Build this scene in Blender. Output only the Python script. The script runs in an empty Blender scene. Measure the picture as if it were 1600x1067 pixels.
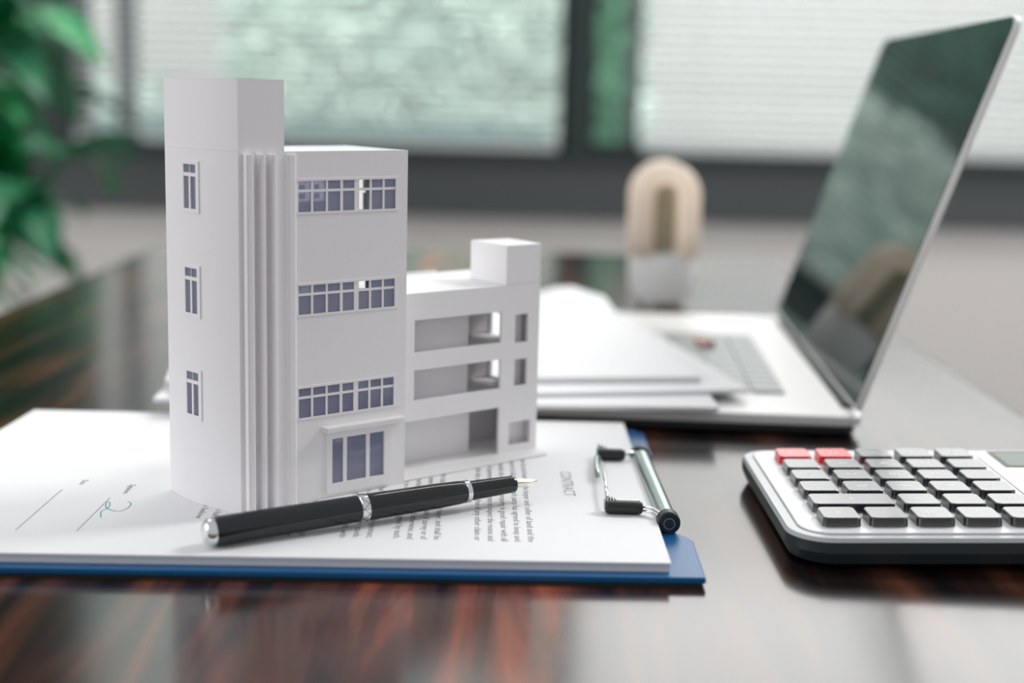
import bpy, bmesh, math, random
from mathutils import Vector, Matrix, Euler
R = math.radians
scene = bpy.context.scene
COL = scene.collection
TABLE = 0.75          # height of the table top above the floor (everything below is written from the table top)

# ------------------------------------------------------------------ camera, world, lights, exposure
cd = bpy.data.cameras.new('camera'); cam = bpy.data.objects.new('camera', cd); COL.objects.link(cam)
p, r = R(10.0), R(1.4)
fwd = Vector((0, math.cos(p), -math.sin(p))); rt0 = Vector((1, 0, 0)); up0 = rt0.cross(fwd)
right = math.cos(r) * rt0 + math.sin(r) * up0; up = -math.sin(r) * rt0 + math.cos(r) * up0
m = Matrix((right, up, -fwd)).transposed().to_4x4(); m.translation = Vector((0, 0, 0.163))
cam.matrix_world = m
cd.sensor_width = 36; cd.lens = 50; cd.clip_start = 0.02
cd.dof.use_dof = True; cd.dof.focus_distance = 0.535; cd.dof.aperture_fstop = 4.6; cd.dof.aperture_blades = 0
scene.camera = cam

w = bpy.data.worlds.new('world'); scene.world = w; w.use_nodes = True
nt = w.node_tree; bg = nt.nodes['Background']
tc = nt.nodes.new('ShaderNodeTexCoord'); sx = nt.nodes.new('ShaderNodeSeparateXYZ'); rp = nt.nodes.new('ShaderNodeValToRGB')
nt.links.new(tc.outputs['Generated'], sx.inputs[0]); nt.links.new(sx.outputs['Z'], rp.inputs[0]); nt.links.new(rp.outputs[0], bg.inputs['Color'])
rp.color_ramp.elements[0].color = (0.93, 0.95, 0.95, 1); rp.color_ramp.elements[1].color = (0.93, 0.96, 1.0, 1)
bg.inputs['Strength'].default_value = 0.54

def area(name, loc, target, sx_, sy_, radiance, color=(1, 1, 1)):
    l = bpy.data.lights.new(name, 'AREA'); l.shape = 'RECTANGLE'; l.size = sx_; l.size_y = sy_
    l.energy = radiance * math.pi * sx_ * sy_; l.color = color
    o = bpy.data.objects.new(name, l); COL.objects.link(o); o.location = loc
    d = Vector(target) - Vector(loc); o.rotation_euler = d.to_track_quat('-Z', 'Y').to_euler()
    return o
area('right_window_daylight', (1.53, 3.08, 0.675), (1.53, 0, 0.675), 2.74, 0.45, 1.1, (1.0, 1.0, 0.985))
area('right_window_high_daylight', (1.53, 3.08, 1.31), (1.53, 0, 1.31), 2.74, 0.82, 4.2, (1.0, 0.99, 0.975))
area('left_window_high_daylight', (-0.43, 3.08, 1.31), (-0.43, 0, 1.31), 1.05, 0.82, 1.3, (0.80, 1.0, 0.95))
area('side_window_daylight', (2.55, 1.95, 2.45), (0.0, 0.6, 0.0), 0.8, 0.8, 31.0, (1.0, 0.985, 0.965))
area('far_left_window_daylight', (-2.6, 0.2, 0.9), (0, 0.6, 0.05), 1.6, 1.3, 3.6, (0.98, 0.985, 1.0))
area('garden_daylight', (0.0, 4.2, 4.5), (0.0, 9.0, -0.3), 9.0, 2.5, 15.0, (1.0, 1.0, 0.98))

vs = scene.view_settings
vs.view_transform = 'Standard'; vs.look = 'None'; vs.exposure = 0.0; vs.gamma = 1.0; vs.use_curve_mapping = False

# ------------------------------------------------------------------ materials
def mat(name, col, rough=0.5, metal=0.0, **kw):
    m = bpy.data.materials.new(name); m.use_nodes = True
    b = m.node_tree.nodes['Principled BSDF']
    b.inputs['Base Color'].default_value = (*col, 1); b.inputs['Roughness'].default_value = rough; b.inputs['Metallic'].default_value = metal
    for k, v in kw.items(): b.inputs[k.replace('_', ' ')].default_value = v
    return m
def noisy(m, scale, amt, col2=None, stretch=(1, 1, 1), bump=0.0, detail=4):
    t = m.node_tree; b = t.nodes['Principled BSDF']
    tc = t.nodes.new('ShaderNodeTexCoord'); mp = t.nodes.new('ShaderNodeMapping'); n = t.nodes.new('ShaderNodeTexNoise')
    mp.inputs['Scale'].default_value = stretch
    t.links.new(tc.outputs['Object'], mp.inputs[0]); t.links.new(mp.outputs[0], n.inputs['Vector'])
    n.inputs['Scale'].default_value = scale; n.inputs['Detail'].default_value = detail
    if col2:
        c = b.inputs['Base Color'].default_value[:]
        cr = t.nodes.new('ShaderNodeValToRGB'); cr.color_ramp.elements[0].color = c; cr.color_ramp.elements[1].color = (*col2, 1)
        cr.color_ramp.elements[0].position = 0.5 - amt; cr.color_ramp.elements[1].position = 0.5 + amt
        t.links.new(n.outputs['Fac'], cr.inputs[0]); t.links.new(cr.outputs[0], b.inputs['Base Color'])
    if bump:
        bp = t.nodes.new('ShaderNodeBump'); bp.inputs['Strength'].default_value = bump; bp.inputs['Distance'].default_value = 0.0005
        t.links.new(n.outputs['Fac'], bp.inputs['Height']); t.links.new(bp.outputs[0], b.inputs['Normal'])
    return m

def translucent(m, amount):
    t = m.node_tree; b = t.nodes['Principled BSDF']; o = [n for n in t.nodes if n.type == 'OUTPUT_MATERIAL'][0]
    tr = t.nodes.new('ShaderNodeBsdfTranslucent'); tr.inputs[0].default_value = b.inputs['Base Color'].default_value
    mx = t.nodes.new('ShaderNodeMixShader'); mx.inputs[0].default_value = amount
    t.links.new(b.outputs[0], mx.inputs[1]); t.links.new(tr.outputs[0], mx.inputs[2]); t.links.new(mx.outputs[0], o.inputs[0])

M = {}
M['model'] = noisy(mat('matte_white_model', (0.89, 0.865, 0.885), 0.55), 900, 0.4, (0.91, 0.885, 0.905), bump=0.05)
M['roof'] = mat('white_roof_card', (0.84, 0.83, 0.83), 0.6)
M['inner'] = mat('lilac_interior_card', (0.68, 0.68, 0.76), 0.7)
M['card'] = mat('thin_white_card', (0.95, 0.95, 0.95), 0.7); translucent(M['card'], 0.85)
M['paper'] = mat('white_paper', (0.85, 0.85, 0.855), 0.75)
M['paper_edge'] = noisy(mat('paper_edge', (0.70, 0.70, 0.74), 0.8), 1500, 0.3, (0.82, 0.82, 0.85), stretch=(0.02, 0.02, 6))
M['ink'] = mat('printed_ink', (0.22, 0.22, 0.24), 0.7)
M['ink_light'] = mat('printed_title_ink', (0.30, 0.30, 0.32), 0.7)
M['teal_ink'] = mat('teal_pen_ink', (0.03, 0.30, 0.34), 0.5)
M['blue'] = noisy(mat('blue_plastic', (0.001, 0.090, 0.25), 0.28, 0, IOR=1.45), 2500, 0.5, (0.003, 0.11, 0.30), bump=0.25)
M['black'] = mat('black_lacquer', (0.008, 0.012, 0.014), 0.10, 0, IOR=1.55)
M['rubber'] = mat('black_rubber', (0.012, 0.016, 0.018), 0.42)
M['rim'] = mat('grey_satin_rim', (0.46, 0.48, 0.49), 0.30)
M['chrome'] = mat('chrome', (0.82, 0.83, 0.84), 0.14, 1.0)
M['steel'] = mat('brushed_steel', (0.40, 0.45, 0.43), 0.30, 1.0)
M['gold'] = mat('pale_gold_nib', (0.80, 0.72, 0.50), 0.18, 1.0)
M['key'] = mat('dark_key_plastic', (0.014, 0.020, 0.023), 0.24, 0, IOR=1.8, Coat_Weight=0.35, Coat_Roughness=0.15, Coat_IOR=1.5)
M['red'] = mat('red_key_plastic', (0.80, 0.012, 0.03), 0.24, 0, IOR=1.6)
M['plate'] = mat('pale_silver_plate', (0.80, 0.79, 0.81), 0.30)
M['body'] = mat('charcoal_case', (0.035, 0.045, 0.050), 0.35)
M['lcd'] = mat('lcd_grey_green', (0.20, 0.23, 0.19), 0.5)
M['legend'] = mat('key_legend', (0.75, 0.78, 0.80), 0.5)
M['laptop'] = mat('silver_aluminium', (0.80, 0.79, 0.77), 0.38, 0.15)
M['lapkey'] = mat('laptop_key_grey', (0.34, 0.37, 0.36), 0.35)
M['lapdark'] = mat('laptop_dark_underside', (0.010, 0.013, 0.014), 0.5)
M['screen'] = mat('dark_screen_glass', (0.002, 0.012, 0.011), 0.04, 0, IOR=1.34, Specular_Tint=(0.50, 0.95, 0.82, 1))
M['tube'] = mat('cream_phosphor_tube', (0.98, 0.90, 0.82), 0.22); translucent(M['tube'], 0.6)
M['tube_olive'] = mat('olive_tan_inner_tube', (0.42, 0.38, 0.26), 0.3)
M['ballast'] = mat('white_lamp_plastic', (0.95, 0.96, 0.97), 0.35); translucent(M['ballast'], 0.6)
M['brass'] = mat('dull_nickel_cap', (0.42, 0.41, 0.37), 0.40, 1.0)
M['frame'] = mat('dark_window_frame', (0.026, 0.042, 0.042), 0.45)
M['sill'] = noisy(mat('dark_grey_sill', (0.070, 0.080, 0.085), 0.55), 3, 0.3, (0.105, 0.110, 0.114), stretch=(0.3, 1, 12))
M['mull'] = mat('grey_mullion', (0.20, 0.24, 0.23), 0.5)
M['slat'] = mat('pale_slat', (0.72, 0.75, 0.75), 0.5)
M['wall'] = noisy(mat('warm_grey_wall', (0.78, 0.735, 0.71), 0.85), 2, 0.4, (0.81, 0.765, 0.74))
M['floor'] = noisy(mat('grey_floor', (0.34, 0.33, 0.32), 0.35), 4, 0.4, (0.38, 0.37, 0.36))
M['leaf'] = noisy(mat('green_leaf', (0.012, 0.13, 0.055), 0.40), 6, 0.35, (0.02, 0.22, 0.09))
M['leaf2'] = mat('bright_green_leaf', (0.02, 0.32, 0.10), 0.40)
M['stem'] = mat('plant_stem', (0.06, 0.07, 0.03), 0.7)
M['pot'] = mat('dark_pot', (0.05, 0.055, 0.06), 0.5)
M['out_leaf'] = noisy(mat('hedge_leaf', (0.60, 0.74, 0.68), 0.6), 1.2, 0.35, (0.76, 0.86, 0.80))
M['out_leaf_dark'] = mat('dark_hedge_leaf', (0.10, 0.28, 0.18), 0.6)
M['tree_leaf'] = mat('deep_green_tree_leaf', (0.04, 0.20, 0.12), 0.6)
M['outwall'] = mat('pale_render', (0.60, 0.59, 0.59), 0.8)
M['planter'] = mat('teal_planter_render', (0.13, 0.25, 0.26), 0.8)
M['ground'] = mat('pale_paving', (0.42, 0.46, 0.44), 0.8)
M['tleg'] = mat('dark_table_leg', (0.03, 0.02, 0.016), 0.4)
M['smudge'] = mat('reddish_eraser', (0.66, 0.40, 0.37), 0.6)

def glass(name, tint, keep, solid=None):
    m = bpy.data.materials.new(name); m.use_nodes = True; t = m.node_tree; t.nodes.clear()
    o = t.nodes.new('ShaderNodeOutputMaterial'); mx = t.nodes.new('ShaderNodeMixShader'); f = t.nodes.new('ShaderNodeFresnel')
    a = t.nodes.new('ShaderNodeBsdfTransparent'); g = t.nodes.new('ShaderNodeBsdfGlossy'); d = t.nodes.new('ShaderNodeBsdfDiffuse'); m2 = t.nodes.new('ShaderNodeMixShader')
    a.inputs[0].default_value = (*tint, 1); g.inputs['Roughness'].default_value = 0.03; f.inputs[0].default_value = 1.5
    d.inputs[0].default_value = (*(solid or tint), 1); m2.inputs[0].default_value = keep
    t.links.new(a.outputs[0], m2.inputs[1]); t.links.new(d.outputs[0], m2.inputs[2])
    t.links.new(f.outputs[0], mx.inputs[0]); t.links.new(m2.outputs[0], mx.inputs[1]); t.links.new(g.outputs[0], mx.inputs[2]); t.links.new(mx.outputs[0], o.inputs[0])
    return m
M['pane'] = glass('blue_tinted_pane', (0.76, 0.78, 0.88), 0.40, (0.52, 0.54, 0.74))
M['winglass'] = glass('window_glass', (0.93, 0.945, 0.94), 0.02)

def wood():
    m = mat('dark_glossy_wood', (0.1, 0.05, 0.03), 0.16, 0, IOR=1.52)
    t = m.node_tree; b = t.nodes['Principled BSDF']
    tc = t.nodes.new('ShaderNodeTexCoord'); mp = t.nodes.new('ShaderNodeMapping'); mp.inputs['Scale'].default_value = (22, 2.2, 2)
    n = t.nodes.new('ShaderNodeTexNoise'); n.inputs['Scale'].default_value = 2.2; n.inputs['Detail'].default_value = 6; n.inputs['Distortion'].default_value = 0.6
    cr = t.nodes.new('ShaderNodeValToRGB'); e = cr.color_ramp.elements
    e[0].position = 0.38; e[0].color = (0.013, 0.009, 0.008, 1); e[1].position = 0.70; e[1].color = (0.34, 0.105, 0.055, 1)
    x = e.new(0.52); x.color = (0.070, 0.030, 0.021, 1)
    mp2 = t.nodes.new('ShaderNodeMapping'); mp2.inputs['Scale'].default_value = (160, 5, 5)
    n2 = t.nodes.new('ShaderNodeTexNoise'); n2.inputs['Scale'].default_value = 2; n2.inputs['Detail'].default_value = 3
    mx = t.nodes.new('ShaderNodeMix'); mx.data_type = 'RGBA'; mx.blend_type = 'MULTIPLY'; mx.inputs[0].default_value = 0.5
    L = t.links.new
    L(tc.outputs['Object'], mp.inputs[0]); L(mp.outputs[0], n.inputs['Vector']); L(n.outputs['Fac'], cr.inputs[0])
    L(tc.outputs['Object'], mp2.inputs[0]); L(mp2.outputs[0], n2.inputs['Vector'])
    L(cr.outputs[0], mx.inputs[6]); L(n2.outputs['Color'], mx.inputs[7])
    # tone ramp across width: calculator's shade painted in at right, middle redder, left darker
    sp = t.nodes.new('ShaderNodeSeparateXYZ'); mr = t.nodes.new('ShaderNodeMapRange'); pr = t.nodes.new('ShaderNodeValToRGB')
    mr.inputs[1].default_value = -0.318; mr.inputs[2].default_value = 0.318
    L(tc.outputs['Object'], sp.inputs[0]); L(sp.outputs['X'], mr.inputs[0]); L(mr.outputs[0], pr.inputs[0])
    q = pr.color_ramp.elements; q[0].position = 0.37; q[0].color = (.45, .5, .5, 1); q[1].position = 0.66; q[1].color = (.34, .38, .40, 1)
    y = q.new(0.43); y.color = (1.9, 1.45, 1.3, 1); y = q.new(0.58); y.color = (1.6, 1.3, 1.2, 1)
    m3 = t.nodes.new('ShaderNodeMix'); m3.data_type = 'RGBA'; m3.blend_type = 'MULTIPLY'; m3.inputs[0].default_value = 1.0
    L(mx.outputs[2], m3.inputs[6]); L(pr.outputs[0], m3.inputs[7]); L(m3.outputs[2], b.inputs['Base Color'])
    return m
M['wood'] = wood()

# ------------------------------------------------------------------ mesh helpers
def link(name, me, material=None, parent=None, bevel=0.0, segs=2, smooth=False):
    o = bpy.data.objects.new(name, me); COL.objects.link(o)
    if material and not me.materials: me.materials.append(material)
    if parent: o.parent = parent
    if bevel:
        b = o.modifiers.new('bevel', 'BEVEL'); b.width = bevel; b.segments = segs; b.limit_method = 'ANGLE'; b.angle_limit = R(35)
    if smooth:
        for f in me.polygons: f.use_smooth = True
    return o
class MB:
    def __init__(s): s.v = []; s.f = []
    def add(s, v, f, T=None):
        k = len(s.v); s.v += [tuple(T @ Vector(q)) for q in v] if T else [tuple(q) for q in v]
        s.f += [tuple(i + k for i in g) for g in f]; return s
    def box(s, a, b, T=None):
        (x0, y0, z0), (x1, y1, z1) = a, b
        v = [(x0, y0, z0), (x1, y0, z0), (x1, y1, z0), (x0, y1, z0), (x0, y0, z1), (x1, y0, z1), (x1, y1, z1), (x0, y1, z1)]
        return s.add(v, [(0, 3, 2, 1), (4, 5, 6, 7), (0, 1, 5, 4), (1, 2, 6, 5), (2, 3, 7, 6), (3, 0, 4, 7)], T)
    def prism(s, poly, z0, z1, T=None, top_inset=None):
        n = len(poly); tp = top_inset or poly
        v = [(x, y, z0) for x, y in poly] + [(x, y, z1) for x, y in tp]
        return s.add(v, [tuple(range(n - 1, -1, -1)), tuple(range(n, 2 * n))] + [(i, (i + 1) % n, n + (i + 1) % n, n + i) for i in range(n)], T)
    def lathe(s, prof, seg=32, T=None):       # profile (radius, z) about z
        v = []; f = []
        for rr, z in prof:
            for k in range(seg):
                a = 2 * math.pi * k / seg; v.append((rr * math.cos(a), rr * math.sin(a), z))
        for i in range(len(prof) - 1):
            for k in range(seg):
                k2 = (k + 1) % seg; f.append((i * seg + k, i * seg + k2, (i + 1) * seg + k2, (i + 1) * seg + k))
        f.append(tuple(range(seg - 1, -1, -1))); f.append(tuple((len(prof) - 1) * seg + k for k in range(seg)))
        return s.add(v, f, T)
    def tube(s, pts, rad, seg=12, T=None):
        pts = [Vector(q) for q in pts]; n = len(pts); v = []; f = []
        t0 = (pts[1] - pts[0]).normalized(); nrm = t0.orthogonal().normalized()
        for i, q in enumerate(pts):
            t = (pts[min(i + 1, n - 1)] - pts[max(i - 1, 0)]).normalized()
            nrm = (nrm - t * nrm.dot(t)).normalized(); bn = t.cross(nrm)
            rr = rad[i] if isinstance(rad, (list, tuple)) else rad
            for k in range(seg):
                a = 2 * math.pi * k / seg; v.append(q + rr * (math.cos(a) * nrm + math.sin(a) * bn))
        for i in range(n - 1):
            for k in range(seg):
                k2 = (k + 1) % seg; f.append((i * seg + k, i * seg + k2, (i + 1) * seg + k2, (i + 1) * seg + k))
        f.append(tuple(range(seg - 1, -1, -1))); f.append(tuple((n - 1) * seg + k for k in range(seg)))
        return s.add(v, f, T)
    def me(s, name):
        m = bpy.data.meshes.new(name); m.from_pydata(s.v, [], s.f); m.update()
        b = bmesh.new(); b.from_mesh(m); bmesh.ops.recalc_face_normals(b, faces=b.faces); b.to_mesh(m); b.free(); return m
    def obj(s, name, material, parent=None, bevel=0.0, segs=2, smooth=False):
        return link(name, s.me(name), material, parent, bevel, segs, smooth)
def auto_smooth(o, ang=40):
    for f in o.data.polygons: f.use_smooth = True
    b = bmesh.new(); b.from_mesh(o.data)
    for e in b.edges:
        if len(e.link_faces) == 2 and e.calc_face_angle(0) > R(ang): e.smooth = False
    b.to_mesh(o.data); b.free()
def root(name, label, cat, loc=(0, 0, 0), rz=0.0, group=None):
    o = bpy.data.objects.new(name, None); COL.objects.link(o); o.empty_display_size = 0.01
    o.location = loc; o.rotation_euler = (0, 0, rz); o['label'] = label; o['category'] = cat
    if group: o['group'] = group
    return o
def tag(o, label, cat, group=None):
    o['label'] = label; o['category'] = cat
    if group: o['group'] = group
    return o
def struct(o): o['kind'] = 'structure'; return o
def rrect(x0, y0, x1, y1, r, n=8):
    rs = r if isinstance(r, (list, tuple)) else [r] * 4     # corners: x0y0, x1y0, x1y1, x0y1
    out = []
    for (cx, cy, a0, q) in ((x0 + rs[0], y0 + rs[0], 180, rs[0]), (x1 - rs[1], y0 + rs[1], 270, rs[1]), (x1 - rs[2], y1 - rs[2], 0, rs[2]), (x0 + rs[3], y1 - rs[3], 90, rs[3])):
        for k in range(n + 1):
            a = R(a0 + 90 * k / n); out.append((cx + q * math.cos(a), cy + q * math.sin(a)))
    return out
def bez(p0, p1, p2, p3, n=12):
    o = []
    for i in range(n + 1):
        t = i / n; u = 1 - t
        o.append(tuple(u ** 3 * a + 3 * u * u * t * b + 3 * u * t * t * c + t ** 3 * d for a, b, c, d in zip(p0, p1, p2, p3)))
    return o
def wall_holes(x0, x1, z0, z1, y0, y1, holes, T=None):
    """slab in the x-z plane between y0 and y1 with rectangular holes (hx0,hx1,hz0,hz1)"""
    xs = sorted({x0, x1, *[h[0] for h in holes], *[h[1] for h in holes]}); zs = sorted({z0, z1, *[h[2] for h in holes], *[h[3] for h in holes]})
    def solid(i, j):
        if i < 0 or j < 0 or i >= len(xs) - 1 or j >= len(zs) - 1: return False
        cx = (xs[i] + xs[i + 1]) / 2; cz = (zs[j] + zs[j + 1]) / 2
        return not any(h[0] < cx < h[1] and h[2] < cz < h[3] for h in holes)
    v = []; f = []; idx = {}
    def V(i, j, y):
        k = (i, j, y)
        if k not in idx: idx[k] = len(v); v.append((xs[i], y, zs[j]))
        return idx[k]
    for i in range(len(xs) - 1):
        for j in range(len(zs) - 1):
            if not solid(i, j): continue
            f.append((V(i, j, y0), V(i + 1, j, y0), V(i + 1, j + 1, y0), V(i, j + 1, y0)))
            f.append((V(i, j, y1), V(i, j + 1, y1), V(i + 1, j + 1, y1), V(i + 1, j, y1)))
            for (di, dj, a, b) in ((-1, 0, (i, j), (i, j + 1)), (1, 0, (i + 1, j + 1), (i + 1, j)), (0, -1, (i + 1, j), (i, j)), (0, 1, (i, j + 1), (i + 1, j + 1))):
                if not solid(i + di, j + dj): f.append((V(*a, y0), V(*b, y0), V(*b, y1), V(*a, y1)))
    mb = MB(); mb.add(v, f, T); return mb
def text_mesh(s, size, xscale=1.0, align='LEFT', depth=0.0):
    c = bpy.data.curves.new('print', 'FONT'); c.body = s; c.size = size; c.align_x = align; c.space_line = 1.0; c.resolution_u = 2; c.extrude = depth
    o = bpy.data.objects.new('print', c); COL.objects.link(o)
    dg = bpy.context.evaluated_depsgraph_get(); me = bpy.data.meshes.new_from_object(o.evaluated_get(dg))
    bpy.data.objects.remove(o); bpy.data.curves.remove(c)
    for v in me.vertices: v.co.x *= xscale
    return me

# ------------------------------------------------------------------ the setting
fl = MB().box((-3.2, -2.5, -0.80), (3.2, 3.3, -0.75)).obj('floor', M['floor']); struct(fl)
YW = 3.2
T_OPEN = 1.75
wl = wall_holes(-3.2, 3.2, -0.75, 2.0, YW, YW + 0.16, [(-0.985, 0.115, 0.02, T_OPEN), (0.150, 3.0, 0.02, T_OPEN)]).obj('wall_back', M['wall']); struct(wl)
# dark sill band under the windows
s_ = MB().box((-3.2, YW - 0.03, -0.118), (3.2, YW - 0.001, 0.012)).obj('trim_1', M['sill']); struct(s_)
s_ = MB().box((-3.2, YW - 0.05, 0.012), (3.2, YW - 0.001, 0.034)).obj('trim_2', M['frame'], bevel=0.004); struct(s_)
# dark pillars left of and between the windows
s_ = MB().box((-2.2, YW - 0.04, 0.034), (-0.985, YW - 0.001, T_OPEN)).obj('trim_3', M['frame']); struct(s_)
s_ = MB().box((0.112, YW - 0.04, 0.034), (0.160, YW - 0.001, T_OPEN)).obj('trim_4', M['frame']); struct(s_)
b_ = MB().box((-3.2, YW - 0.012, -0.75), (3.2, YW - 0.001, -0.66)).obj('baseboard_back', M['mull']); struct(b_)
def window(name, x0, x1, bars):
    f = MB()
    z0, z1, y0, y1 = 0.02, T_OPEN, YW + 0.02, YW + 0.07
    f.box((x0, y0, z0), (x1, y1, z0 + .03)); f.box((x0, y0, z1 - .04), (x1, y1, z1)); f.box((x0, y0, z0), (x0 + .022, y1, z1)); f.box((x1 - .022, y0, z0), (x1, y1, z1))
    w = f.obj(name, M['frame']); struct(w)
    edges = [x0 + .022]
    for a, b in bars:
        MB().box((a, y0 - .01, z0 + .03), (b, y1, z1 - .04)).obj('mullion', M['mull'], w); edges += [a, b]
    edges.append(x1 - .022)
    for k in range(0, len(edges), 2):
        if edges[k + 1] - edges[k] > .02:
            MB().box((edges[k], YW + .040, z0 + .03), (edges[k + 1], YW + .046, z1 - .04)).obj('pane', M['winglass'], w)
window('window_1', -0.985, 0.115, [(-0.895, -0.858)])
window('window_2', 0.150, 3.0, [(0.243, 0.272), (1.6, 1.64)])

# window blinds
def blind(x0, x1, z0, z1, label, tilt):
    t = root('window_blind', label, 'blind', (0, YW - 0.035, 0), 0, 'pale horizontal window blinds')
    pitch = 0.0205; n = int((z1 - z0 - .03) / pitch)
    sm = MB(); W = 0.0125
    for k in range(2):   # gently cambered slat of two strips
        a = [(-W, 0.0), (0, 0.0016), (W, 0.0)]
        (ya, za), (yb, zb) = a[k], a[k + 1]
        sm.add([(x0, ya, za), (x1, ya, za), (x1, yb, zb), (x0, yb, zb), (x0, ya, za - .0006), (x1, ya, za - .0006), (x1, yb, zb - .0006), (x0, yb, zb - .0006)],
               [(0, 1, 2, 3), (7, 6, 5, 4), (0, 4, 5, 1), (3, 2, 6, 7), (0, 3, 7, 4), (1, 5, 6, 2)])
    me = sm.me('slat'); me.materials.append(M['slat'])
    rng = random.Random(3)
    for k in range(n):
        s = bpy.data.objects.new('slat', me); COL.objects.link(s); s.parent = t
        s.location = (0, 0, z0 + .028 + k * pitch); s.rotation_euler = (R(tilt + rng.uniform(-2.5, 2.5)), R(rng.uniform(-.03, .03)), 0)
    MB().box((x0, -.011, z0), (x1, .011, z0 + .014)).obj('bottom_rail', M['slat'], t, .002)
    MB().box((x0, -.015, z1 - .03), (x1, .015, z1)).obj('head_rail', M['slat'], t, .002)
    xs = [x0 + .12, (x0 + x1) / 2, x1 - .12]
    for x in xs: MB().box((x - .0012, -.0135, z0 + .01), (x + .0012, -.0128, z1 - .02)).obj('ladder_cord', M['slat'], t)
    return t
blind(-0.975, 0.090, 0.036, 1.25, 'pale slatted blind behind the tall white tower model, left of the dark window post', 20)
blind(0.276, 2.6, 0.036, 1.25, 'pale slatted blind behind the bulb and laptop, right of the dark window post', 20)

# outside: ground, pale wall, trees
g = MB().box((-12, 3.5, -1.0), (12, 20, -0.85)).obj('ground', M['ground']); struct(g)
ow = MB().box((-9, 9.0, -0.85), (9, 9.3, 2.6)).obj('garden_wall', M['outwall']); tag(ow, 'long pale rendered garden wall outside, seen through the window blinds', 'wall')
def hedge(x0, x1, y0, y1, top, seed, label, material, n=2600):
    rng = random.Random(seed)
    t = root('garden_hedge', label, 'hedge', ((x0 + x1) / 2, (y0 + y1) / 2, -0.85), 0, 'garden hedges outside the window')
    hx, hy, H = (x1 - x0) / 2, (y1 - y0) / 2, top + .85
    for k in range(5):
        sx_ = (-hx + 2 * hx * k / 4) * .8
        MB().tube([(sx_, 0, 0), (sx_ + .03, .02, H * .8)], [.03, .015], 8).obj('trunk', M['stem'], t)
    mb = MB()
    for i in range(n):
        d = Vector((rng.uniform(-hx, hx), rng.choice((-1, 1)) * hy * rng.uniform(.6, 1), rng.uniform(.05, H) + .05 * math.sin(9 * i)))
        T = Matrix.Translation(d) @ Euler((rng.uniform(0, 6), rng.uniform(0, 6), rng.uniform(0, 6))).to_matrix().to_4x4()
        s = rng.uniform(.035, .065)
        mb.add([(-s, 0, 0), (0, -s * .6, 0), (s, 0, 0), (0, s * .6, .01)], [(0, 1, 2, 3)], T)
    mb.box((-hx * .97, -hy * .7, .1), (hx * .97, hy * .7, H * .97))       # dense inner twigs
    c = mb.obj('foliage', material, t); c['kind'] = 'stuff'
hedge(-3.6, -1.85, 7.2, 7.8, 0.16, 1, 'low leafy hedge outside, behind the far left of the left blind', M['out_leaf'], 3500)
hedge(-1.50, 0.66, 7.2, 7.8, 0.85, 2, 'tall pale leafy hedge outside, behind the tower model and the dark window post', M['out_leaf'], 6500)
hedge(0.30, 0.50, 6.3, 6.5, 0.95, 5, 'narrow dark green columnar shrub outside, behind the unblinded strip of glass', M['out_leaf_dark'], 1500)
rng = random.Random(8); tr_ = root('garden_tree', 'tall dark green tree outside, its crown rising above the hedge behind the left blind', 'tree', (-0.6, 8.3, -0.85))
MB().tube([(0, 0, 0), (.05, 0, 1.2), (0, .03, 2.6)], [.09, .07, .04], 8).obj('trunk', M['stem'], tr_)
mb = MB()
for i in range(2600):
    d = Vector((rng.gauss(0, 1), rng.gauss(0, 1), rng.gauss(0, 1))).normalized(); d = Vector((d.x * 1.0, d.y * .45, d.z * .95)) * (0.5 + 0.5 * rng.random())
    T = Matrix.Translation(d + Vector((0, 0, 2.75))) @ Euler((rng.uniform(0, 6), rng.uniform(0, 6), rng.uniform(0, 6))).to_matrix().to_4x4(); q_ = rng.uniform(.05, .10)
    mb.add([(-q_, 0, 0), (0, -q_ * .6, 0), (q_, 0, 0), (0, q_ * .6, .01)], [(0, 1, 2, 3)], T)
cr_ = mb.obj('foliage', M['tree_leaf'], tr_); cr_['kind'] = 'stuff'
pb = MB(); pb.box((-4.5, 5.8, -0.85), (0.12, 6.2, 0.02)); pl_ = pb.obj('planter_wall', M['planter'], None, .01); tag(pl_, 'low teal planter wall outside, below the hedges and behind the left blind', 'planter')

# ------------------------------------------------------------------ table
t = root('desk', 'dark reddish-brown glossy wooden desk carrying all the objects', 'table', (-0.045, 0.65, 0))
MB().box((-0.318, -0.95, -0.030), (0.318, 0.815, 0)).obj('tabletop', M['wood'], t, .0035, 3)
for x in (-.27, .27):
    for y in (-.90, .765): MB().box((x - .03, y - .03, -0.75), (x + .03, y + .03, -0.030)).obj('leg', M['tleg'], t, .003)
for y in (-.90, .765): MB().box((-.24, y - .012, -0.11), (.24, y + .012, -0.030)).obj('apron', M['tleg'], t)

# ------------------------------------------------------------------ clipboard and papers
CB = R(1.3)
def cbp(x, y): return (x, y)
cb = root('clipboard', 'blue plastic clipboard with wire clip under the white building model', 'clipboard')
board = [(-0.226, 0.4490), (0.0672, 0.4568), (0.0676, 0.496), (0.0655, 0.502), (0.0625, 0.506), (0.0615, 0.515), (0.0600, 0.600), (0.0610, 0.612), (0.0640, 0.620), (0.0640, 0.660), (0.0590, 0.6690), (-0.212, 0.6610)]
MB().prism(board, 0.0012, 0.0035).obj('board', M['blue'], cb, .0005, 2)
MB().prism([(x_ - .0012 if x_ > 0 else x_ + .001, y_) for x_, y_ in board], 0.0, 0.0012).obj('contact_shade', M['rubber'], cb)  # black layer added under the board to stand in for its contact shadow
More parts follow.
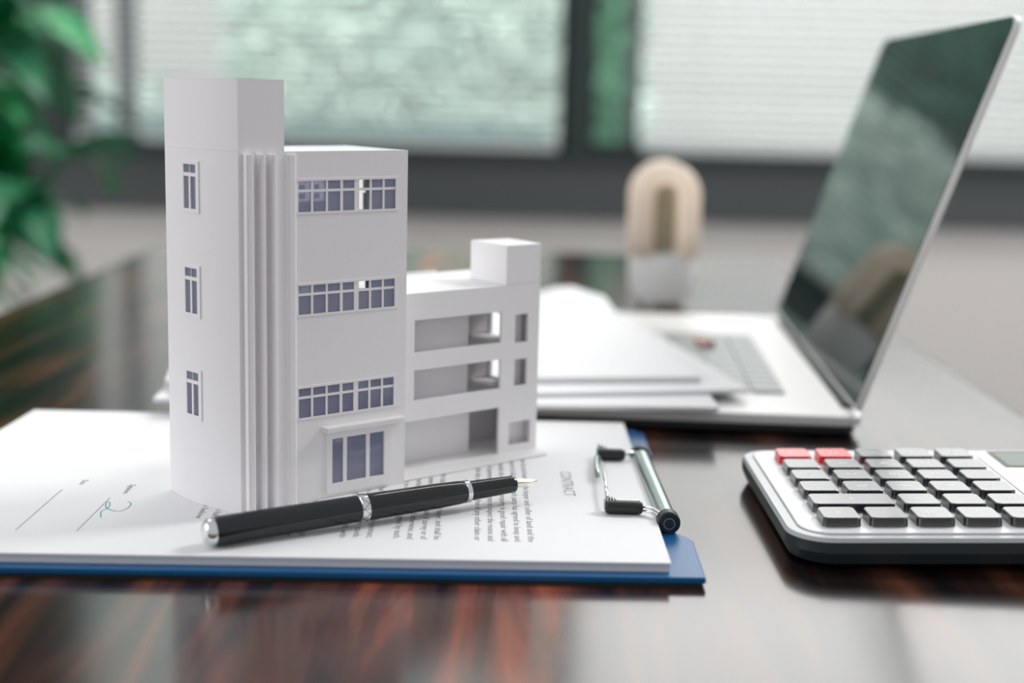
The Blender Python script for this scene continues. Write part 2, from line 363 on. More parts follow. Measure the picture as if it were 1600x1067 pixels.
# clip : spring tube, plugs, wire lever with black grips
MB().tube([(0.0594, 0.5090, .0072), (0.0572, 0.602, .0072)], .0036, 24).obj('spring_tube', M['steel'], cb, smooth=False)
auto_smooth(cb.children[-1], 50)
pl = MB(); pl.tube([(0.0595, 0.5045, .0074), (0.0594, 0.5100, .0074)], .0043, 24); o = pl.obj('end_plug', M['rubber'], cb, .0006); auto_smooth(o)
o = MB().tube([(0.05952, 0.5040, .0074), (0.0595, 0.5046, .0074)], .0022, 20).obj('plug_ring', M['steel'], cb)
MB().tube([(0.05952, 0.5037, .0074), (0.05952, 0.5044, .0074)], .0018, 20).obj('plug_core', M['rubber'], cb)
pl = MB(); pl.tube([(0.0571, 0.6015, .0074), (0.0570, 0.606, .0074)], .0043, 24); o = pl.obj('end_plug', M['rubber'], cb, .0006); auto_smooth(o)
for (gx0, gx1, gy) in ((0.0366, 0.0508, 0.5165), (0.0380, 0.0500, 0.5955)):
    prof = [(.0016, 0), (.0023, .0006), (.0025, .002), (.0025, gx1 - gx0 - .002), (.0021, gx1 - gx0 - .0004), (.0012, gx1 - gx0)]
    o = MB().lathe(prof, 20, Matrix.Translation((gx0, gy, .0096)) @ Matrix.Rotation(R(90), 4, 'Y')).obj('grip', M['rubber'], cb); auto_smooth(o, 50)
    # steel cap with ribs at the left end of each grip
    cmb = MB(); sgn = 1
    for k in range(4): cmb.box((gx0 + .0001 + k * .0011, gy + .0012, .0108), (gx0 + .0008 + k * .0011, gy + .0042, .0136 - k * .0004))
    cmb.box((gx0 - .0004, gy + .0004, .0082), (gx0 + .0044, gy + .0040, .0118)); cmb.box((gx0 + .004, gy + .0010, .0108), (gx1 - .001, gy + .0026, .0121))
    cmb.obj('cap', M['steel'], cb, .0003)
for dz, dx in ((0.0, 0.0), (-.0016, .0006)):
    o = MB().tube(bez((0.0500, 0.5163, .0100 + dz), (0.0535, 0.5158, .0106 + dz), (0.0560, 0.5110, .0105 + dz), (0.0592, 0.5062, .0078 + dz), 12), .00055, 8).obj('wire', M['chrome'], cb, smooth=True)
o = MB().tube(bez((0.0495, 0.5955, .0096), (0.0530, 0.5965, .0108), (0.0550, 0.6000, .0100), (0.0570, 0.6030, .0078), 10), .0008, 8).obj('wire', M['chrome'], cb, smooth=True)
o = MB().tube([(0.0376, 0.5195, .0105), (0.0384, 0.545, .0112), (0.0388, 0.575, .0110), (0.0386, 0.5945, .0100)], .0007, 8).obj('wire', M['chrome'], cb, smooth=True)
o = MB().tube([(0.0388, 0.5960, .0094), (0.0372, 0.590, .0096), (0.0364, 0.575, .0100), (0.0360, 0.560, .0098)], .0010, 8).obj('wire', M['steel'], cb, smooth=True)

# contract pages: a stack with a soft raised far left corner
def page_grid(corners, z0, z1, nx=36, ny=16, lift=None):
    (ax, ay), (bx, by), (cx, cy), (dx, dy) = corners      # front-left, front-right, back-right, back-left
    v = []; f = []
    for lay in (0, 1):
        for j in range(ny + 1):
            for i in range(nx + 1):
                s, q = i / nx, j / ny
                x = (ax * (1 - s) + bx * s) * (1 - q) + (dx * (1 - s) + cx * s) * q
                y = (ay * (1 - s) + by * s) * (1 - q) + (dy * (1 - s) + cy * s) * q
                z = (z0 if lay == 0 else z1) + (lift(s, q) if lift else 0)
                v.append((x, y, z))
    n = (nx + 1) * (ny + 1); I = lambda i, j, l: l * n + j * (nx + 1) + i
    for j in range(ny):
        for i in range(nx):
            f.append((I(i, j, 1), I(i + 1, j, 1), I(i + 1, j + 1, 1), I(i, j + 1, 1))); f.append((I(i, j, 0), I(i, j + 1, 0), I(i + 1, j + 1, 0), I(i + 1, j, 0)))
    for i in range(nx):
        f.append((I(i, 0, 0), I(i + 1, 0, 0), I(i + 1, 0, 1), I(i, 0, 1))); f.append((I(i, ny, 0), I(i, ny, 1), I(i + 1, ny, 1), I(i + 1, ny, 0)))
    for j in range(ny):
        f.append((I(0, j, 0), I(0, j, 1), I(0, j + 1, 1), I(0, j + 1, 0))); f.append((I(nx, j, 0), I(nx, j + 1, 0), I(nx, j + 1, 1), I(nx, j, 1)))
    return MB().add(v, f)
pg = root('contract_pages', 'stack of white contract pages printed with text, clipped on the blue clipboard', 'papers')
FL, FR, BR, BL = (-0.236, 0.4535), (0.0553, 0.4615), (0.0545, 0.6668), (-0.2270, 0.6640)
stack = page_grid((FL, FR, BR, BL), 0.0036, 0.0063).obj('page_stack', M['paper_edge'], pg)
top = page_grid(((FL[0], FL[1] - .0006), (FR[0] + .0004, FR[1] - .0006), (BR[0], BR[1] + .0008), (BL[0] - .001, BL[1] + .0005)), 0.00632, 0.0070).obj('top_page', M['paper'], pg)
ZP = 0.00706
def printed(me, x, y, material, parent, rz=-90 + 1.3, name='printed_line', z=ZP):
    o = link(name, me, material, parent); o.location = (x, y, z); o.rotation_euler = (0, 0, R(rz)); return o
title = text_mesh('CONTRACT', .0066, 1.0); printed(title, 0.0212, 0.5752, M['ink_light'], pg, name='printed_title')
body = ['This agreement is entered into by and between the buyer and seller of land and the',
 'building named below, and is a record of all terms that each party has agreed to keep and',
 'to perform. The seller agrees to transfer the whole of the property in good repair with all',
 'fixtures, keys and papers, on the day of payment. The buyer agrees to inspect the rooms and',
 'to accept the building as it stands on the day of the transfer, free of any other claim or',
 'charge, as set out in the list of costs below.',
 None,
 'Payment is to be made in full on or before the date of transfer by the buyer, and shall be',
 'deemed complete when the whole amount is received by the seller. Any cost of survey or of',
 'registration is shared in equal part by both the parties unless it is agreed otherwise, and',
 'no change to these terms is valid unless it is made in writing and is then signed by each.',
 None,
 'The parties shall bear their own legal fees and taxes that arise out of the sale contract,',
 'and any dispute is to be settled by the court of the place in which the property stands.',
 'A delay of more than thirty days gives either party the right to end the agreement, with',
 'return of the deposit to the buyer.',
 None,
 'Both parties declare that they have read the whole of this contract and that they accept',
 'each of its terms, and in witness of this they sign their names in the places given below',
 'on two copies of equal force, one for each.', None,
 'The seller has shown the deed and the plan of the building to the buyer, who has read and',
 'approved both of them, and no part of the rooms is let or lent to any other person.', None,
 'Terms read and accepted by the parties named above, who sign here with full authority', 'before the witness, on the day and at the place written by hand below']
x = 0.0036
for s in body:
    if s:
        me = text_mesh(s, .0036, 1.0); wd = max(v.co.x for v in me.vertices)
        if len(s) > 75:
            for v in me.vertices: v.co.x *= 0.1700 / wd
        if s.startswith('Terms'):
            for v in me.vertices: v.co.x *= 0.1675 / 0.170
        if s.startswith('before'):
            for v in me.vertices: v.co.x *= 0.152 / wd
        printed(me, -0.1117 if s.startswith('Terms') else (-0.1172 if s.startswith('before') else x), 0.6500, M['ink'], pg)
    x -= 0.00475
for s, xx, yy in (('Signature', -0.1485, 0.5400), ('Date', -0.1685, 0.5450)):
    printed(text_mesh(s, .0034), xx, yy, M['ink'], pg)
for xx, y0, y1 in ((-0.1513, 0.4796, 0.5215), (-0.1725, 0.4790, 0.5310)):
    MB().box((xx - .00014, y0, ZP - .0001), (xx + .00014, y1, ZP)).obj('signing_line', M['ink'], pg)
scr = [(-0.1475, 0.4962), (-0.1494, 0.5032), (-0.1487, 0.5069), (-0.1485, 0.5106), (-0.1496, 0.5152), (-0.1507, 0.5157), (-0.1496, 0.5096), (-0.1466, 0.5058), (-0.1435, 0.5042), (-0.1415, 0.5069), (-0.141, 0.5118), (-0.1418, 0.5153), (-0.1435, 0.5171)]
pts = []
for i in range(len(scr) - 1):
    q = [Vector(scr[max(0, min(len(scr) - 1, i + k))]) for k in (-1, 0, 1, 2)]
    for j in range(5):
        tt = j / 5
        pts.append(0.5 * ((2 * q[1]) + (-q[0] + q[2]) * tt + (2 * q[0] - 5 * q[1] + 4 * q[2] - q[3]) * tt ** 2 + (-q[0] + 3 * q[1] - 3 * q[2] + q[3]) * tt ** 3))
sv = []; sf = []
for i, q in enumerate(pts):
    d = (pts[min(i + 1, len(pts) - 1)] - pts[max(i - 1, 0)]).normalized(); n_ = Vector((-d.y, d.x)) * .00018
    sv += [(q.x + n_.x, q.y + n_.y, ZP), (q.x - n_.x, q.y - n_.y, ZP)]
    if i: sf.append((2 * i - 2, 2 * i - 1, 2 * i + 1, 2 * i))
MB().add(sv, sf).obj('signature', M['teal_ink'], pg)

# ------------------------------------------------------------------ white building model (millimetres, scaled)
bm_ = root('building_model', 'white architectural model of a stepped building standing on the contract pages', 'model', (-0.0973, 0.5048, 0.00705), R(39.9))
K = 0.001
S = Matrix.Scale(K, 4)
def mm(mb): mb.v = [(a * K, b * K, c * K) for a, b, c in mb.v]; return mb
TH = 157.3; BT = 132.4
# tower: convex left face with three windows, built as curved strips
PLx, PLy = -7.0, 44.6
def leftpt(s):        # s 0..1 along the curved left face from the near corner to the far corner
    c = Vector((-1 + (PLx + 1) * s, PLy * s)); nrm = Vector((-PLy, (PLx + 1))).normalized()
    return c + nrm * (3.2 * 4 * s * (1 - s))
def curved_face(z0, z1, holes, ncol=24, thick=1.6):
    ss = sorted({0.0, 1.0, *[h[0] for h in holes], *[h[1] for h in holes], *[i / ncol for i in range(ncol + 1)]})
    zs = sorted({z0, z1, *[h[2] for h in holes], *[h[3] for h in holes]})
    v = []; f = []; idx = {}
    def V(i, j, l):
        k = (i, j, l)
        if k not in idx:
            q = leftpt(ss[i]); d = (leftpt(min(1, ss[i] + .01)) - leftpt(max(0, ss[i] - .01))).normalized(); nn = Vector((d.y, -d.x)) * thick * l
            idx[k] = len(v); v.append((q.x + nn.x, q.y + nn.y, zs[j]))
        return idx[k]
    def solid(i, j):
        if i < 0 or j < 0 or i >= len(ss) - 1 or j >= len(zs) - 1: return False
        cs = (ss[i] + ss[i + 1]) / 2; cz = (zs[j] + zs[j + 1]) / 2
        return not any(h[0] < cs < h[1] and h[2] < cz < h[3] for h in holes)
    for i in range(len(ss) - 1):
        for j in range(len(zs) - 1):
            if not solid(i, j): continue
            f.append((V(i, j, 0), V(i, j + 1, 0), V(i + 1, j + 1, 0), V(i + 1, j, 0))); f.append((V(i, j, 1), V(i + 1, j, 1), V(i + 1, j + 1, 1), V(i, j + 1, 1)))
            for (di, dj, a, b) in ((-1, 0, (i, j), (i, j + 1)), (1, 0, (i + 1, j + 1), (i + 1, j)), (0, -1, (i + 1, j), (i, j)), (0, 1, (i, j + 1), (i + 1, j + 1))):
                if not solid(i + di, j + dj): f.append((V(*a, 0), V(*b, 0), V(*b, 1), V(*a, 1)))
    return MB().add(v, f)
WS0, WS1 = 20.9 / 45.1, 28.6 / 45.1
wins = [(110.8, 126.9), (72.3, 89.0), (33.9, 50.1)]
tw = curved_face(0, TH, [(WS0, WS1, a, b) for a, b in wins])
o = mm(tw).obj('stair_tower_curved_wall', M['model'], bm_); auto_smooth(o, 30)
back_y = 44.6
tb = MB()
tb.box((-1, 0, 0), (17.7, 1.6, TH)); tb.box((16.1, 1.6, BT), (17.7, back_y, TH)); tb.box((16.1, 1.6, 0), (17.7, back_y, BT))
tb.box((-7.0, back_y - 1.6, 0), (17.7, back_y, TH))
mm(tb).obj('stair_tower_wall', M['model'], bm_)
capp = [tuple(leftpt(i / 20)) for i in range(21)] + [(17.7, back_y), (17.7, 0)]
o = mm(MB().prism(capp[::-1], TH, TH + .5)).obj('stair_tower_roof', M['roof'], bm_)
# fine horizontal seams on the curved wall : thin raised strips
for z in (132.9, 96.2, 20.5):
    sm_ = MB(); N = 20; s0, s1 = (0.02, .98) if z > 120 else ((.30, .75))
    vv = []; ff = []
    for i in range(N + 1):
        s = s0 + (s1 - s0) * i / N; q = leftpt(s); d = (leftpt(min(1, s + .01)) - leftpt(max(0, s - .01))).normalized(); nn = Vector((-d.y, d.x)) * .16
        for (e, zz) in ((0, z - .14), (1, z - .14), (1, z + .14), (0, z + .14)): vv.append((q.x + nn.x * e - nn.x * .2, q.y + nn.y * e - nn.y * .2, zz))
        if i:
            a = 4 * (i - 1); ff += [(a, a + 4, a + 5, a + 1), (a + 1, a + 5, a + 6, a + 2), (a + 2, a + 6, a + 7, a + 3)]
    mm(sm_.add(vv, ff)).obj('seam', M['model'], bm_)
# tower windows
for a, b in wins:
    q0, q1 = leftpt(WS0), leftpt(WS1); ang = math.atan2(q1.y - q0.y, q1.x - q0.x); L_ = (q1 - q0).length
    T = Matrix.Translation((q0.x, q0.y, 0)) @ Matrix.Rotation(ang, 4, 'Z')      # local x along the face, +y outward
    H = b - a; zt = a + H * .73
    fr = MB(); e = .35
    fr.box((-1.9, -.6, a - 1.6), (-.05, e, b + 1.3), T); fr.box((L_, -.6, a - 1.6), (L_ + .8, e, b + 1.3), T)
    fr.box((-.05, -.6, a - 1.6), (L_, e, a), T); fr.box((-.05, -.6, b), (L_, e, b + 1.3), T)
    fr.box((-.05, -.6, zt), (L_, e - .05, zt + 1.3), T); fr.box((L_ * .5 - .5, -.6, a), (L_ * .5 + .5, e - .05, zt), T); fr.box((L_ * .5 - .1, -.6, zt + 1.3), (L_ * .5 + .1, e - .2, b), T)
    wf = mm(fr).obj('window_frame', M['model'], bm_)
    for (x0, x1, z0, z1) in ((0, L_ * .5 - .5, a, zt), (L_ * .5 + .5, L_, a, zt), (0, L_ * .5 - .1, zt + 1.3, b), (L_ * .5 + .1, L_, zt + 1.3, b)):
        mm(MB().box((x0, -.45, z0), (x1, -.2, z1), T)).obj('pane', M['pane'], wf)
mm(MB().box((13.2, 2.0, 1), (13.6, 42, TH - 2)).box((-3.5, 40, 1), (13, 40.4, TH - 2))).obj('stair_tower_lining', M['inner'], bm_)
# vertical fins
def fin(x0, x1, y, z1, r_=.8):
    o = mm(MB().prism(rrect(x0, y, x1, 0.4, [min(r_, (x1 - x0) * .45), min(r_, (x1 - x0) * .45), .05, .05], 5), 0.0, z1)).obj('fin', M['model'], bm_, bevel=.0004); return o
fin(0.6, 3.7, -3.2, 131.6); fin(6.2, 8.4, -3.2, 131.5, .6); fin(10.9, 12.9, -3.2, 131.4, .6); fin(18.4, 22.6, -1.0, 131.2, 1.2)
# main block
RX = 72.4
c = [(23.6, 29.0), (29.9, 35.4), (36.3, 41.7), (42.9, 48.0), (50.1, 54.9), (55.8, 60.8), (61.7, 66.6)]
W1, W2, W3 = (110.3, 121.6), (72.3, 83.1), (33.0, 44.2)
SH = (38.0, 62.1, 5.4, 23.1)
front = wall_holes(17.7, RX, 0, BT, 0, 1.2, [(23.6, 66.6, *W1), (23.6, 66.6, *W2), (23.6, 66.6, *W3), SH])
mm(front).obj('block_front_wall', M['model'], bm_)
side = wall_holes(1.2, back_y - 1.2, 0, BT, RX - 1.4, RX, [(26.8, 35.0, 106.5, 121.5), (26.8, 35.0, 75.0, 83.0)], Matrix(((0, 1, 0, 0), (1, 0, 0, 0), (0, 0, 1, 0), (0, 0, 0, 1))))
mm(side).obj('block_side_wall', M['roof'], bm_)
bw = [(48.5, 62.4, 110.0, 119.5), (50.4, 61.6, 73.2, 77.6)]
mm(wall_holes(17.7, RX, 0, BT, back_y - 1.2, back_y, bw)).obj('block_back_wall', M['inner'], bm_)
g_ = wall_holes(48.5, 62.4, 110.0, 119.5, back_y - .9, back_y - .4, [(50.2, 53.4, 113.9, 116.6), (50.2, 53.4, 111.2, 113.1), (56.0, 56.7, 111.2, 116.4), (57.6, 60.0, 113.9, 116.6), (57.6, 60.0, 111.2, 113.1)])
mm(g_).obj('rear_window_frame', M['card'], bm_)
for a_, b_ in (((29.8, 106.5), (35.0, 121.5)), ((26.8, 106.5), (27.5, 121.5)), ((27.5, 114.2), (29.8, 115.0)), ((26.8, 75.0), (35.0, 83.0))):
    mm(MB().box((RX - .9, *a_), (RX - .5, *b_))).obj('side_window_card', M['card'], bm_)
mm(MB().box((17.7, 1.2, BT - 1.6), (RX - 1.4, back_y - 1.2, BT - .4))).obj('roof_slab', M['roof'], bm_)
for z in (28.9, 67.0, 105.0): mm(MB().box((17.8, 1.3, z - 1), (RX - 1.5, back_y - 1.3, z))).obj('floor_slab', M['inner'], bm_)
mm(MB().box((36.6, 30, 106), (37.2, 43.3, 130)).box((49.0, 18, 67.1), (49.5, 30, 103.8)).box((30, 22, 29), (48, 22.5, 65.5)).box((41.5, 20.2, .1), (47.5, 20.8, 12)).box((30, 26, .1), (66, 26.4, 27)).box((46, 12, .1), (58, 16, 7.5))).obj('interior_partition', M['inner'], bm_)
def strip_window(z0, z1):
    fr = MB(); zt = z0 + (z1 - z0) * .64; zb = zt + .95; xs0, xs1 = c[0][0], c[-1][1]
    y0, y1 = .05, .7
    fr.box((xs0, y0, zt), (xs1, y1, zb))
    for k in range(6): fr.box((c[k][1], y0 - .02, z0), (c[k + 1][0], y1, z1))
    fr.box((xs0 - .5, -.25, z1), (xs1 + 2.0, y0 + .3, z1 + .9)); fr.box((xs0 - .5, -.25, z0 - .9), (xs1 + 2.0, y0 + .3, z0)); fr.box((xs1, -.25, z0), (xs1 + .9, .3, z1))
    wf = mm(fr).obj('window_frame', M['model'], bm_)
    for a, b in c:
        for q0, q1 in ((z0, zt), (zb, z1)):
            if a == 50.1 and (z0 > 100 or (z0 > 60 and q0 > z0)): continue      # these casements stand open
            mm(MB().box((a, .35, q0), (b, .55, q1))).obj('pane', M['pane'], wf)
for q in (W1, W2, W3): strip_window(*q)
fr = MB(); x0, x1, z0, z1 = SH
fr.box((43.3, -.1, z0), (45.0, .6, z1)); fr.box((53.9, -.1, z0), (55.6, .6, z1))
fr.box((35.6, -.7, 1.5), (x0, .05, 26.0)); fr.box((x1, -.7, 1.5), (65.6, .05, 26.0)); fr.box((x0, -.7, z1), (x1, .05, 26.0)); fr.box((x0, -.7, 1.5), (x1, .05, z0))
wf = mm(fr).obj('window_frame', M['model'], bm_); wf['label'] = 'ground floor shop window frame with three tall panes'
for a, b in ((x0, 43.3), (45.0, 53.9), (55.6, x1)): mm(MB().box((a, .3, z0), (b, .5, z1))).obj('pane', M['pane'], wf)
mm(MB().prism([(33.8, -3.4), (70.2, -3.4), (70.6, .2), (33.4, .2)], 26.1, 28.4)).obj('window_ledge', M['roof'], bm_, bevel=.0005)
# wing
wy = 12.0; WR = 152.0; WB = 62.0; WZ = 74.4; TZ = 91.4
holes = [(85.3, 130.8, 49.9, 63.3), (85.3, 130.8, 29.9, 42.6), (74.0, 130.8, 1.0, 21.6), (138.4, 145.8, 49.0, 61.3), (138.6, 145.8, 30.0, 41.7), (136.3, 148.5, 3.8, 14.0)]
mm(wall_holes(RX, WR, 0, WZ, wy, wy + 1.3, holes)).obj('wing_front_wall', M['model'], bm_)
Tx = Matrix(((0, 1, 0, 0), (1, 0, 0, 0), (0, 0, 1, 0), (0, 0, 0, 1)))
mm(wall_holes(wy + 1.3, WB, 0, WZ, WR - 1.3, WR, [(36.2, 44.0, 47.4, 57.5), (37.6, 43.6, 28.2, 36.9)], Tx)).obj('wing_side_wall', M['model'], bm_)
mm(wall_holes(RX, WR - 1.3, 0, WZ, WB - 1.3, WB, [])).obj('wing_back_wall', M['model'], bm_)
mm(MB().box((RX, wy + 1.3, WZ - 1.4), (WR - 1.3, WB - 1.3, WZ)).box((RX, WB - 1.0, WZ), (132.5, WB, WZ + 1.0))).obj('wing_roof', M['roof'], bm_)
for z in (47.6, 27.0): mm(MB().box((RX + .1, wy + 1.35, z - 1.2), (WR - 1.4, WB - 1.4, z))).obj('floor_slab', M['model'], bm_)
mm(MB().box((RX + .1, 22, 48), (120.8, 23.2, 72.8)).box((RX + .1, 22, 27.2), (120.8, 23.2, 46.2)).box((RX + .1, 24, .6), (123.6, 25.2, 25.6)).box((120.2, 23.3, 48), (121.2, 46, 72.8)).box((120.2, 23.3, 27.2), (121.2, 46, 46.2)).box((121.3, 45.2, 48), (150.5, 46.4, 72.8)).box((121.3, 45.2, 27.2), (150.5, 46.4, 46.2)).box((123.7, 40, .6), (150.5, 41, 25.6))).obj('interior_partition', M['model'], bm_)
for a_ in ((137.6, 48.2, 146.6, 62.0), (137.8, 29.2, 146.6, 42.4), (134.6, 2.0, 149.6, 15.0)):
    mm(MB().box((a_[0], wy + 5.6, a_[1]), (a_[2], wy + 6.2, a_[3]))).obj('blind_window_panel', M['model'], bm_)
mm(MB().prism([(133.0, wy), (WR, wy), (WR + 1.0, 35.0), (133.0, 37.0)], WZ, TZ)).obj('wing_turret', M['model'], bm_, bevel=.0003)
mm(MB().prism([(RX, -0.2 + 1.6), (149.5, 1.4), (153.5, wy + 2), (153.5, WB), (RX, WB)], 0, .9)).obj('terrace', M['roof'], bm_, bevel=.0003)

# ------------------------------------------------------------------ fountain pen
e0 = Vector((-0.1000, 0.4664, 0.0124)); e1 = Vector((0.0021, 0.5290, 0.0142)); dv = (e1 - e0).normalized(); LN = (e1 - e0).length
pn = root('fountain_pen', 'black fountain pen with chrome rings lying in front of the white building model', 'pen', e0)
pn.rotation_euler = dv.to_track_quat('Z', 'Y').to_euler()
o = MB().lathe([(.0016, -.0040), (.0034, -.0036), (.0045, -.0024), (.0049, -.0008), (.0046, .0)], 36).obj('end_cap', M['chrome'], pn); auto_smooth(o, 60)
r1, r2 = .0553, .0985
o = MB().lathe([(.0049, 0), (.00515, .0008), (.0051, .02), (.0049, .045), (.0048, r1 - .0017)], 48).obj('barrel', M['black'], pn); auto_smooth(o, 50)
o = MB().lathe([(.0048, r1 - .0017), (.0051, r1 - .0015), (.00515, r1), (.0051, r1 + .0015), (.0048, r1 + .0017)], 48).obj('wide_ring', M['chrome'], pn); auto_smooth(o, 50); o['label'] = 'wide engraved chrome ring'
en = MB()
for k in range(16):
    a = 2 * math.pi * k / 16; T = Matrix.Rotation(a, 4, 'Z') @ Matrix.Translation((.00515, 0, r1)) @ Matrix.Rotation(R(40 if k % 2 else -40), 4, 'X')
    en.box((-.0001, -.00008, -.0018), (.00003, .00008, .0018), T)
en.obj('engraving', M['body'], pn)
o = MB().lathe([(.0048, r1 + .0017), (.0049, r1 + .004), (.0047, r2 - .012), (.0044, r2 - .003), (.0041, r2 - .0011)], 48).obj('barrel', M['black'], pn); auto_smooth(o, 50)
o = MB().lathe([(.0040, r2 - .0011), (.0043, r2 - .0009), (.0043, r2 + .0009), (.0039, r2 + .0011)], 48).obj('ring', M['chrome'], pn); auto_smooth(o, 50)
o = MB().lathe([(.0037, r2 + .0011), (.0036, r2 + .008), (.0033, LN - .002), (.0034, LN - .0006), (.0030, LN), (.0022, LN + .0001)], 48).obj('grip_section', M['black'], pn); auto_smooth(o, 50)
nb = MB(); N = 10; vv = []; ff = []
for i in range(N + 1):
    t_ = i / N; ww = .0030 * (1 - t_) ** 0.75 * (0.75 + .5 * t_) + .0002; zz = LN - .001 + .0115 * t_
    for k in range(7):
        a = R(-62 + 124 * k / 6); cr = ww / math.sin(R(62)); h = cr * math.cos(a) - cr * math.cos(R(62)) + .0010 * (1 - t_) - .0003
        vv.append((cr * math.sin(a), h, zz))
for i in range(N):
    for k in range(6): a = i * 7 + k; ff.append((a, a + 1, a + 8, a + 7))
# nib faces up: find the roll that puts local +y upwards
nib = nb.add(vv, ff).obj('nib', M['gold'], pn, smooth=True)
sol = nib.modifiers.new('solid', 'SOLIDIFY'); sol.thickness = .0004
fd = MB().lathe([(.0021, LN - .001), (.0017, LN + .003), (.0008, LN + .007), (.0002, LN + .0085)], 16).obj('feed', M['chrome'], pn, smooth=True)
qm = dv.to_track_quat('Z', 'Y').to_matrix(); upl = qm.inverted() @ Vector((0, 0, 1)); ra = math.atan2(-upl.x, upl.y)
nib.rotation_euler = (0, 0, ra)

# ------------------------------------------------------------------ calculator
ca = root('calculator', 'desk calculator with dark keys and two red keys beside the blue clipboard', 'calculator', (0.1000, 0.5400, 0.0))
ca.rotation_euler = (0, R(-1.5), 0)
X1 = 0.166; Y0, Y1 = -0.0625, 0.0625
outer = rrect(0, Y0, X1, Y1, [.016, .012, .012, .012], 10)
ins = rrect(.0020, Y0 + .0025, X1 - .002, Y1 - .002, [.016, .011, .011, .011], 10)
ins2 = rrect(.0009, Y0 + .0009, X1 - .0009, Y1 - .0009, [.0155, .0115, .0115, .0115], 10)
bd = MB(); bd.prism(ins, .0012, .0058, None, outer); bd.prism(outer, .0058, .0098)
o = bd.obj('case', M['body'], ca); auto_smooth(o, 25)
o = MB().prism(outer, .0098, .0112, None, ins2).obj('rim', M['rim'], ca); auto_smooth(o, 25)
gr = rrect(.0042, Y0 + .0045, X1 - .004, Y1 - .0042, [.0125, .008, .008, .008], 10); gr2 = rrect(.0047, Y0 + .0050, X1 - .0045, Y1 - .0047, [.012, .0078, .0078, .0078], 10)
MB().prism(gr, .0111, .01125).obj('groove', M['body'], ca)
o = MB().prism(gr2, .0111, .0118, None, rrect(.0050, Y0 + .0053, X1 - .0048, Y1 - .0050, [.0118, .0075, .0075, .0075], 10)).obj('face_plate', M['plate'], ca)
for fx in (.020, X1 - .02):
    for fy in (-.045, .045):
        MB().lathe([(.004, 0.0 - (fx * math.tan(R(1.5)))), (.004, .0025)], 16, Matrix.Translation((fx, fy, 0))).obj('foot', M['rubber'], ca)
def keymesh(wx, wy_):
    a = rrect(-wx / 2, -wy_ / 2, wx / 2, wy_ / 2, .0024, 5); b = rrect(-wx / 2 + .0003, -wy_ / 2 + .0003, wx / 2 - .0003, wy_ / 2 - .0003, .0022, 5)
    c2 = rrect(-wx / 2 + .0006, -wy_ / 2 + .0006, wx / 2 - .0006, wy_ / 2 - .0006, .0020, 5)
    n = len(a); v = [(x, y, 0) for x, y in a] + [(x, y, .0034) for x, y in b] + [(x, y, .0037) for x, y in c2]
    f = [tuple(range(2 * n, 3 * n))]
    for l in range(2):
        for i in range(n): f.append((l * n + i, l * n + (i + 1) % n, (l + 1) * n + (i + 1) % n, (l + 1) * n + i))
    return MB().add(v, f).me('key')
kd = keymesh(.0140, .0145); kd.materials.append(M['key']); kr = keymesh(.0140, .0145); kr.materials.append(M['red']); kw = keymesh(.0308, .0145); kw.materials.append(M['key'])
legends = [['=', '-', 'x', '÷', '√'], ['+', None, '3', '6', '9'], ['.', '3', '6', '9', 'M-'], ['00', '2', '5', '8', 'M+'], ['0', '1', '4', '7', 'MR'], ['AC', 'C', '%', '+/-', 'GT']]
legends[1] = ['+', None, 'x', '-', '%']
rows_y = [-0.0438, -0.0264, -0.0087, 0.0082, 0.0250, 0.0425]
lt = {}
for j, ky in enumerate(rows_y):
    for i in range(5):
        if j == 1 and i == 1: continue
        wide = (j == 1 and i == 0); red = (j == 5 and i < 2)
        kx = 0.0200 + i * 0.01685 + (.0084 if wide else 0)
        o = link('key', kw if wide else (kr if red else kd), None, ca); o.location = (kx, ky, .0118 - .0002)
        if red: o['label'] = 'red key'
        if wide: o['label'] = 'double-width dark key'
        s = legends[j][i]
        if s not in lt: lt[s] = text_mesh(s, .0052 if len(s) < 2 else .0036, 1, 'CENTER'); lt[s].materials.append(M['legend'])
        q = link('legend', lt[s], None, o); q.location = (-.0018, 0, .00372); q.rotation_euler = (0, 0, R(-90))
# display : dark recess with grey-green screen inside a clear bezel on the right
dx = 0.1052
MB().prism(rrect(dx - .006, -.022, X1 - .006, .054, .006, 6), .0117, .0122).obj('display_bezel', M['plate'], ca, .0002)
MB().prism(rrect(dx, .0295, dx + .042, .0555, .0012, 4), .0121, .0124).obj('display_frame', M['rubber'], ca)
MB().prism(rrect(dx + .0018, .0308, dx + .041, .0520, .0010, 4), .0123, .01255).obj('display', M['lcd'], ca)
MB().prism(rrect(dx + .004, -.014, dx + .030, .010, .0012, 4), .0121, .0124).obj('solar_cell', M['key'], ca)

# ------------------------------------------------------------------ laptop
lp = root('laptop', 'open silver laptop with a dark glossy screen, seen edge-on behind the papers', 'laptop', (0.1688, 0.6765, 0), R(-3.3))
